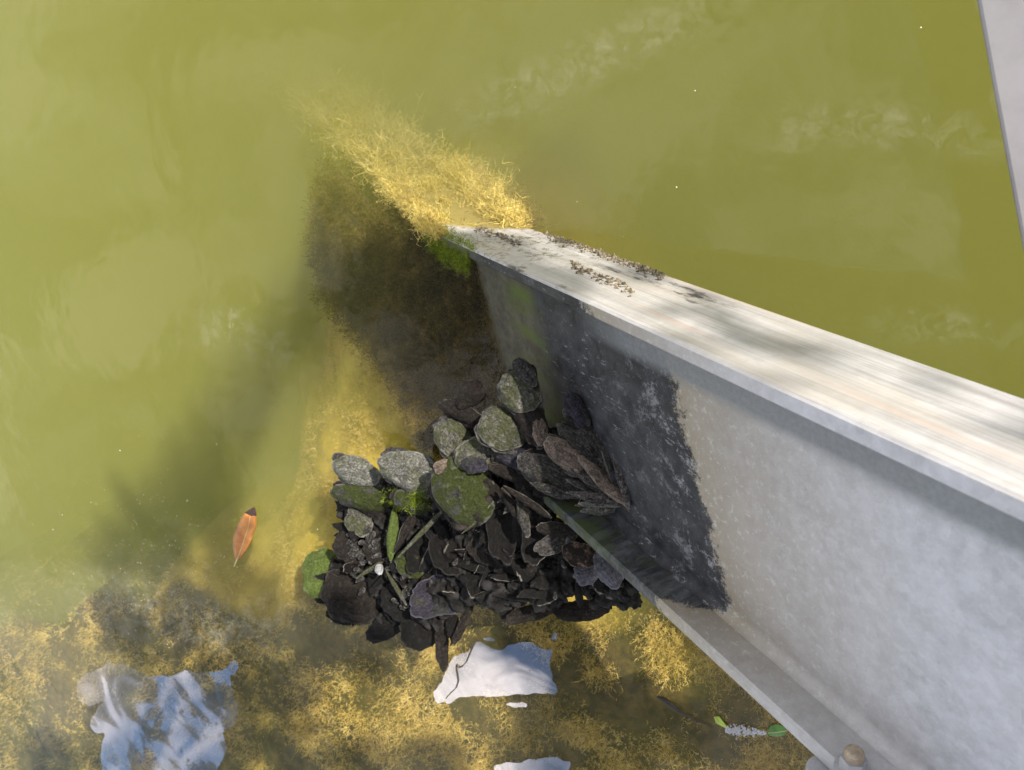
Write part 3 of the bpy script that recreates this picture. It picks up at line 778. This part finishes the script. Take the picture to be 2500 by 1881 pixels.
# moss on the clump
P, N = [], []
for i in range(260):
    x, y = rng.normal(620, 45), rng.normal(765, 28); px, py = c2(x, y); P.append(at(px, py, Zf(px) + .018) - CLo); N.append(cdir(0, .3, -1))
V, Fc = tufts(np.array(P), np.array(N), rng.uniform(.005, .012, len(P)), per=7, wd=.001, curl=1.2)
o = obj('moss_tuft', V, Fc, A_green, cluster, smooth=False); o['label'] = 'bright green algae tuft on the mossy slab'

# ------------------------------------------------------------------ floating leaf
def flat_poly(pts, z, thick, mat, name, parent=None, org=None, dome=0.0):
    top_ = [at(x, y, z) for x, y in pts]; c_ = np.mean(top_, 0)
    org = c_ if org is None else org
    k = len(pts); V = [c_ + [0, 0, dome]] + [p for p in top_] + [p - np.array([0, 0, thick]) for p in top_] + [c_ - [0, 0, thick]]
    Fq = [(0, 1 + i, 1 + (i + 1) % k) for i in range(k)] + [(1 + i, 1 + k + i, 1 + k + (i + 1) % k, 1 + (i + 1) % k) for i in range(k)] + [(2 * k + 1, 1 + k + (i + 1) % k, 1 + k + i) for i in range(k)]
    V = np.array(V) - org
    o = obj(name, V, Fq, mat, parent, smooth=False)
    if parent is None: o.location = org
    return o, org
def spline(p0, p1, p2, n):
    t = np.linspace(0, 1, n)[:, None]; p0, p1, p2 = map(np.array, (p0, p1, p2)); return (1 - t) ** 2 * p0 + 2 * t * (1 - t) * p1 + t * t * p2
lf = empty('fallen_leaf', tuple(at(596, 1310, .004))); LO = np.array(lf.location)
tag(lf, 'orange-brown leaf with a dark tip floating alone on the water', 'leaf')
mid = np.array([(611, 1259), (606, 1290), (597, 1315), (589, 1340), (582, 1358)], float)
lft = np.array([(597, 1253), (584, 1275), (571, 1306), (569, 1332), (574, 1365)], float)
rgt = np.array([(625, 1259), (627, 1280), (617, 1310), (606, 1338), (583, 1368)], float)
def interp(P, n=20):
    t = np.linspace(0, len(P) - 1, n); return np.stack([np.interp(t, range(len(P)), P[:, k]) for k in (0, 1)], -1)
def smooth_(P):
    Q = P.copy()
    for _ in range(3): Q[1:-1] = (Q[:-2] + Q[1:-1] * 2 + Q[2:]) / 4
    return Q
mid, lft, rgt = map(lambda q: smooth_(interp(q)), (mid, lft, rgt))
V = []; nn = len(mid)
for i in range(nn):
    for k, (q, z) in enumerate(((lft[i], .006), ((lft[i] + mid[i]) / 2, .0085), (mid[i], .004), ((rgt[i] + mid[i]) / 2, .007), (rgt[i], .003))):
        V.append(at(q[0], q[1], z + .001 * math.sin(i * .8 + k)) - LO)
Fq = [(i * 5 + k, i * 5 + k + 1, i * 5 + k + 6, i * 5 + k + 5) for i in range(nn - 1) for k in range(4)]
s = NT('orange_leaf'); v = s.coord('Object')
lc_ = s.mix(s.ramp(s.noise(v, 25, 5), [(.35, 0), (.65, 1)]), (.30, .10, .02), (.50, .22, .05))
s.principled(lc_, .45, 0, s.bump(s.noise(v, 300, 3), .2, .001), .4)
o = obj('blade', V, Fq, s.m, lf); o.modifiers.new('thick', 'SOLIDIFY').thickness = .0006
M_rib = mat_simple('leaf_rib', (.50, .38, .16), (.62, .55, .30), 60, .6)
M_tip = mat_simple('leaf_tip', (.03, .014, .012), (.07, .035, .03), 200, .8, .8)
flat_poly([(597, 1252), (606, 1246), (618, 1239), (622, 1240), (624, 1250), (626, 1260), (612, 1260)], .0075, .001, M_tip, 'tip', lf, LO, .001)
def tube(pts, rad, mat, name, parent=None, org=np.zeros(3), k=8):
    pts = np.array(pts, float); V, Fq = [], []; n_ = len(pts)
    for i in range(n_):
        t = pts[min(i + 1, n_ - 1)] - pts[max(i - 1, 0)]; t /= np.linalg.norm(t) + 1e-9
        a = np.cross(t, [.3, .2, .9]); a /= np.linalg.norm(a) + 1e-9; b = np.cross(t, a)
        r_ = rad[i] if np.ndim(rad) else rad
        for j in range(k): V.append(pts[i] - org + r_ * (math.cos(2 * math.pi * j / k) * a + math.sin(2 * math.pi * j / k) * b))
    for i in range(n_ - 1):
        for j in range(k): A, B = i * k + j, i * k + (j + 1) % k; Fq.append((A, B, B + k, A + k))
    Fq.append(tuple(range(k))[::-1]); Fq.append(tuple((n_ - 1) * k + j for j in range(k)))
    o = obj(name, V, Fq, mat, parent)
    if parent is None: o.location = org
    return o
tube([at(q[0], q[1], .0055) for q in mid], list(np.linspace(.0004, .0011, len(mid))), M_rib, 'midrib', lf, LO)
tube([at(582, 1356, .005), at(577, 1370, .005), at(572, 1383, .004)], [.0018, .0016, .0014], M_rib, 'stem', lf, LO)

# ------------------------------------------------------------------ drifting twig, leaves, foam in the lower right
M_twig = mat_simple('wet_twig', (.010, .008, .008), (.035, .028, .025), 100, .6)
tw_pts = [at(1604, 1702, .004), at(1618, 1707, .005), at(1640, 1722, .005), at(1660, 1738, .004), at(1700, 1760, .003), at(1740, 1775, .002)]
o = tube(tw_pts, [.002, .0044, .005, .0028, .0014, .0006], M_twig, 'floating_twig', None, tw_pts[2]); tag(o, 'thin black twig floating near the lower right', 'twig')
M_lime = mat_simple('lime_leaf', (.20, .32, .03), (.34, .48, .06), 60, .4); M_leafg = mat_simple('dark_green_leaf', (.04, .12, .02), (.08, .20, .035), 60, .35)
def leaf_obj(pts, z, mat, label, dome=.004):
    e = empty('green_leaf'); c_ = at(*np.mean(pts, 0), z); e.location = tuple(c_)
    flat_poly(pts, z, .0008, mat, 'blade', e, c_, dome)
    tube([at(*pts[0], z + .001), c_ + [0, 0, dome], at(*pts[len(pts) // 2], z + .001)], .0005, M_rib, 'vein', e, c_)
    tag(e, label, 'leaf')
leaf_obj([(1743, 1751), (1755, 1750), (1765, 1763), (1776, 1776), (1770, 1778), (1758, 1772), (1747, 1765)], .004, M_lime, 'small lime-green leaf fragment between the twig and the foam')
leaf_obj([(1874, 1790), (1880, 1774), (1895, 1769), (1912, 1773), (1922, 1784), (1915, 1796), (1896, 1799), (1878, 1797)], .004, M_leafg, 'rounded dark green leaf floating against the flange edge')
P = []
rad_ = []
for i in range(330):
    t = rng.random(); px_ = 1772 + 98 * t; py_ = 1782 + 8 * t + rng.normal(0, 5.5) * (.4 + .8 * math.sin(math.pi * min(1, t + .15))); P.append(at(px_, py_, rng.uniform(.001, .004))); rad_.append(rng.uniform(.0006, .0022))
V, Fc = lump_mesh(P, rad_, 2, 1, .4); c_ = np.mean(P, 0)
o = obj('foam', V - c_, Fc, mat_simple('grey_foam', (.30, .31, .33), (.62, .63, .65), 400, .4, .6)); o.location = c_
tag(o, 'streak of grey-white bubbly foam between the two green leaves', 'foam', kind='stuff')
# pale pebble on the ledge
pp = at(1447, 1678, -.06)
V, Fc = lump_mesh([np.zeros(3)], [np.array([.018, .014, .012])], 11, 3, .35)
o = obj('pebble', V, Fc, mat_simple('pale_stone', (.50, .44, .26), (.75, .70, .48), 50, .8, .6)); o.location = pp
tag(o, 'pale yellow stone lying on the algae at the lower middle', 'stone')

# specks on the water
P = []
for i in range(270):
    t = rng.random()
    if t < .66: x, y = rng.normal(400, 95), rng.normal(1330, 110)
    elif t < .8: x, y = rng.uniform(0, 900), rng.uniform(1000, 1800)
    elif rng.random() < .12: x, y = rng.uniform(1150, 2400), rng.uniform(20, 700)
    else: x, y = rng.normal(330, 120), rng.normal(1400, 90)
    P.append(at(x, y, .0008))
V, Fc = lump_mesh(P, [np.array([1, rng.uniform(.4, 1), .4]) * rng.uniform(.0005, .0014) for _ in P], 1, 1, .4)
tag(obj('floating_specks', V, Fc, mat_simple('cream_specks', (.7, .68, .55), (.85, .83, .75), 50, .6)), kind='stuff', label='tiny pale specks drifting on the water surface', cat='specks')

# ------------------------------------------------------------------ unseen foliage added overhead to cast the wanted patches of shade
SHADE_SPOTS = [(540, 1450, 80, -.12), (450, 1470, 60, -.1), (650, 1500, 60, -.1), (1170, 700, 50, 0), (1100, 680, 60, 0), (1010, 680, 60, 0), (1120, 800, 80, 0), (1040, 800, 80, 0), (960, 760, 70, 0), (1120, 920, 80, 0), (1050, 940, 60, 0), (1000, 880, 50, 0),
 (930, 600, 70, 0), (880, 690, 90, 0), (800, 780, 80, 0), (800, 560, 90, 0), (740, 680, 100, 0), (670, 800, 100, 0), (600, 920, 110, 0), (520, 1030, 110, 0), (430, 1120, 110, 0), (510, 1200, 90, 0), (330, 1230, 100, 0), (250, 1330, 80, 0), (400, 1330, 100, 0), (560, 1330, 70, 0), (640, 1420, 60, 0),
 (300, 1520, 90, -.08), (450, 1520, 90, -.08), (620, 1540, 100, -.08), (780, 1560, 90, -.08), (880, 1600, 60, -.08), (700, 1680, 90, -.08), (560, 1700, 100, -.08), (400, 1700, 120, -.08),
 (260, 1700, 60, -.08), (300, 1840, 120, -.08), (500, 1850, 120, -.08), (700, 1830, 110, -.08), (130, 1840, 80, -.08), (880, 1880, 90, -.08), (1050, 1880, 90, -.08), (1330, 1780, 90, -.08), (1280, 1850, 90, -.08),
 (1450, 1800, 100, -.08), (1600, 1800, 90, -.08), (1750, 1800, 100, -.08), (1900, 1830, 90, -.08), (1800, 1700, 40, -.08), (1300, 1720, 40, -.08)]
ZC = 2.7
LP, LR = [], []
for (x, y, r_, z_) in SHADE_SPOTS:
    p = at(x, y, z_); mpp = np.linalg.norm(p - np.array([0, 0, HC])) / F
    q = p + SUN * ((ZC + rng.uniform(-.15, .15) - z_) / SUN[2]); rad = r_ * mpp * .9
    m_ = int(26 + 2600 * rad * rad)
    for i in range(m_):
        dd = rng.normal(size=3); dd /= np.linalg.norm(dd); LP.append(q + dd * rad * rng.random() ** .4 * np.array([1, 1, .6])); LR.append(rng.uniform(.022, .040))
for i in range(26):      # single leaves whose shade falls on the top flange
    q = bpt(rng.uniform(-.18, .18), .5 + TK, rng.uniform(.2, 3.2)); LP.append(q + SUN * ((ZC - q[2]) / SUN[2])); LR.append(rng.uniform(.02, .045))
LP = np.array(LP); LR = np.array(LR); k = len(LP)
a_ = rng.normal(size=(k, 3)); a_ /= np.linalg.norm(a_, axis=1)[:, None]; b_ = np.cross(a_, rng.normal(size=(k, 3))); b_ /= np.linalg.norm(b_, axis=1)[:, None]
V = np.stack([LP - a_ * LR[:, None] * 1.5, LP - b_ * LR[:, None] * .6, LP + a_ * LR[:, None] * 1.5, LP + b_ * LR[:, None] * .6], 1).reshape(-1, 3)
tree = empty('added_shade_tree', (-3.4, -2.6, -1.7)); TO = np.array(tree.location)
tag(tree, 'unseen leafy tree added overhead to break up the sunlight', 'tree')
obj('shade_crown', V - TO, np.arange(k * 4).reshape(-1, 4), mat_simple('shade_tree_leaves', (.03, .07, .015), (.06, .11, .03), 8, .6), tree, smooth=False)
bk = mat_simple('shade_tree_bark', (.06, .045, .03), (.14, .11, .08), 30, .9)
tube([(-3.4, -2.6, -1.7), (-3.3, -2.5, 1.0), (-2.8, -2.2, 2.3), (-1.9, -1.8, 2.7), (-1.0, -1.4, 2.8), (-.2, -.9, 2.8), (.5, -.3, 2.75)], [.16, .13, .09, .05, .03, .02, .008], bk, 'shade_trunk', tree, TO, 14)

# ------------------------------------------------------------------ added mirror films standing in for sky reflected in the water
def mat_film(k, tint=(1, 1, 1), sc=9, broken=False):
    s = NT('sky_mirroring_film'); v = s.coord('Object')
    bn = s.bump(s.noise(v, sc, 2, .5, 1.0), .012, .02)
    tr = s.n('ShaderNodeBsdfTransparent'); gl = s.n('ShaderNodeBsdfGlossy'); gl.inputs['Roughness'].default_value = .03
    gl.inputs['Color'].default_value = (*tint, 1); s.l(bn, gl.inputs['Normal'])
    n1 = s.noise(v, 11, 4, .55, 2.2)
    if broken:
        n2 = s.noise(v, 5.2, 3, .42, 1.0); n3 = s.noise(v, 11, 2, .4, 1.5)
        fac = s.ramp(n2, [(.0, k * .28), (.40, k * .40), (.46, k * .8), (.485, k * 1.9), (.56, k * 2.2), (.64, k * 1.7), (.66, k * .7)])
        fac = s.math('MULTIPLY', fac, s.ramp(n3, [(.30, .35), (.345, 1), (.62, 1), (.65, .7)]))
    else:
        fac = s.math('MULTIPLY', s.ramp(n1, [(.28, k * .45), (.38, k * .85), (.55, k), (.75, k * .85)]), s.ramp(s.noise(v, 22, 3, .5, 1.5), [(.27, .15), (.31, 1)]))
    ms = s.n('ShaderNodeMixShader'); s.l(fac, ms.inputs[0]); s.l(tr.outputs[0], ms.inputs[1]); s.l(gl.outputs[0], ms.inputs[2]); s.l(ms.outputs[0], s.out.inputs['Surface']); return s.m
def c5(x, y): return 800 + x / 2.458, 1400 + y / 2.458
def c4(x, y): return x / 2.458, 1350 + y / 2.458
def rounded(pts, it=2):
    for _ in range(it):
        o_ = []
        for i in range(len(pts)):
            a, b = np.array(pts[i]), np.array(pts[(i + 1) % len(pts)]); o_ += [tuple(a * .75 + b * .25), tuple(a * .25 + b * .75)]
        pts = o_
    return pts
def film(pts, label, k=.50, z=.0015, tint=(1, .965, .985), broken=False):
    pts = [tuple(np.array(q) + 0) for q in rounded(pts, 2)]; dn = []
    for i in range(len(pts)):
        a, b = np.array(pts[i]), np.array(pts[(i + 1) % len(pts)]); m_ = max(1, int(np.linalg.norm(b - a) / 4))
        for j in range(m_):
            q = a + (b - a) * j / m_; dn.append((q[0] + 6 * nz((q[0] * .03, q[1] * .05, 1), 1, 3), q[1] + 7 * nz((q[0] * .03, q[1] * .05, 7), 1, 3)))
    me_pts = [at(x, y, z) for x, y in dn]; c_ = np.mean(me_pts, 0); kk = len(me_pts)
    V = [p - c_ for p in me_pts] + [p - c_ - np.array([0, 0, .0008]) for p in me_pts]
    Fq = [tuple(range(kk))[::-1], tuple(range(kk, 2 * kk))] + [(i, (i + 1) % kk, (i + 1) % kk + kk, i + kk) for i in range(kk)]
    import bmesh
    o = obj('sky_reflection_film', V, Fq[:1], mat_film(k, tint, broken=broken), smooth=False); o.location = c_
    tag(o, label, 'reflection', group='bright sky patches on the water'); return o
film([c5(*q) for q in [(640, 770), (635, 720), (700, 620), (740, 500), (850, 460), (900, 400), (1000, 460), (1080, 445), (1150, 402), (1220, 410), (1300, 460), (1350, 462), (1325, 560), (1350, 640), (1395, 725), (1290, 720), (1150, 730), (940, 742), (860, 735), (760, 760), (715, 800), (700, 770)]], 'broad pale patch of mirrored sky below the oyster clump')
o = tube([at(*c5(x, y), .0035) for x, y in [(890, 405), (866, 450), (850, 485), (832, 530), (808, 560), (788, 566), (770, 550), (770, 575), (776, 610), (781, 650), (768, 690), (735, 722), (710, 750)]], .0011, M_twig, 'reflected_line_strand', None, at(*c5(790, 560), .003)); tag(o, 'thin black curling strand added as a mirrored dark line in the broad sky patch', 'strand')  # dark tube added to stand in for a line reflected in the water
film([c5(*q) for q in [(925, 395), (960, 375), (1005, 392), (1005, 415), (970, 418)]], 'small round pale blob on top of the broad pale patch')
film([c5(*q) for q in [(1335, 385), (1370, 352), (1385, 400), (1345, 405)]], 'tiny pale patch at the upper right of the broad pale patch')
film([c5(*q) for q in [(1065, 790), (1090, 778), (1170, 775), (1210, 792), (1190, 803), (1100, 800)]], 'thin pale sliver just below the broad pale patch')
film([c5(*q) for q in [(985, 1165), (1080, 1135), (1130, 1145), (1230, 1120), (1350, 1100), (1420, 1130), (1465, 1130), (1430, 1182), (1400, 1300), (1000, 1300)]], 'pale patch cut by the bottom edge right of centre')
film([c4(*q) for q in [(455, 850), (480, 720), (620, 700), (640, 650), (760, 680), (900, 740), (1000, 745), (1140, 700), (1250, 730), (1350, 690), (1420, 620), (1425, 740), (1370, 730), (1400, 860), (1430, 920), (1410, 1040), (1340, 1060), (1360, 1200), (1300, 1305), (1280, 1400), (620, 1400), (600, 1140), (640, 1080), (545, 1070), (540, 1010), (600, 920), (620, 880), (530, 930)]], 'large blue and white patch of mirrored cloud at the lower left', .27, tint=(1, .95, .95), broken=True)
def wisp(pts, wd, k, label):  # pale see-through streaks on the surface, broken up by noise
    Vv, Ff = [], []; nn_ = 40; P_ = smooth_(interp(np.array(pts, float), nn_)); 
    for i in range(nn_):
        t = P_[min(i + 1, nn_ - 1)] - P_[max(i - 1, 0)]; t /= np.linalg.norm(t); nrm_ = np.array([-t[1], t[0]])
        for sgn in (-1, 1): Vv.append(at(*(P_[i] + nrm_ * sgn * wd), .0012))
    Ff = [(2 * i, 2 * i + 1, 2 * i + 3, 2 * i + 2) for i in range(nn_ - 1)]
    s = NT('pale_wisp'); v = s.coord('Object')
    uvn = s.n('ShaderNodeTexCoord'); sp = s.n('ShaderNodeSeparateXYZ'); s.l(uvn.outputs['UV'], sp.inputs[0])
    edge_ = s.math('MULTIPLY', s.math('MULTIPLY', sp.outputs[1], s.math('SUBTRACT', 1.0, sp.outputs[1])), 4.0)
    ends = s.math('MULTIPLY', s.math('MULTIPLY', sp.outputs[0], s.math('SUBTRACT', 1.0, sp.outputs[0])), 4.0)
    fac = s.math('MULTIPLY', s.math('MULTIPLY', s.math('POWER', edge_, 1.5), s.math('POWER', ends, .6)), s.ramp(s.noise(v, 30, 8, .75, .8), [(.44, 0), (.66, k)]))
    tr = s.n('ShaderNodeBsdfTransparent'); df = s.n('ShaderNodeBsdfDiffuse'); df.inputs['Color'].default_value = (.62, .62, .55, 1)
    ms = s.n('ShaderNodeMixShader'); s.l(fac, ms.inputs[0]); s.l(tr.outputs[0], ms.inputs[1]); s.l(df.outputs[0], ms.inputs[2]); s.l(ms.outputs[0], s.out.inputs['Surface'])
    c_ = np.mean(Vv, 0); o = obj('surface_wisp', np.array(Vv) - c_, Ff, s.m, smooth=False); o.location = c_
    uv = o.data.uv_layers.new(name='uv')
    for p_ in o.data.polygons:
        for li in p_.loop_indices:
            vi = o.data.loops[li].vertex_index; uv.data[li].uv = ((vi // 2) / (nn_ - 1), vi % 2)
    tag(o, label, 'scum', kind='stuff')  # pale see-through streak on the surface
wisp([(1100, 300), (1350, 190), (1550, 90), (1850, -30)], 85, .085, 'faint diagonal pale streak across the top of the water')
wisp([(1850, 330), (2050, 300), (2250, 310), (2480, 350)], 75, .085, 'faint pale wisp beside the rail at the upper right')
wisp([(2100, 800), (2300, 790), (2520, 830)], 60, .075, 'faint pale wisp just above the beam at the right')
wisp([(480, 820), (560, 800), (640, 830), (720, 860)], 70, .13, 'faint pale swirl left of the drowned beam')
wisp([(150, 1420), (350, 1490), (560, 1530), (760, 1500)], 90, .20, 'pale wisp lying over the algae at the lower left')
print('polys', sum(len(o.data.polygons) for o in SC.objects if o.type == 'MESH'))
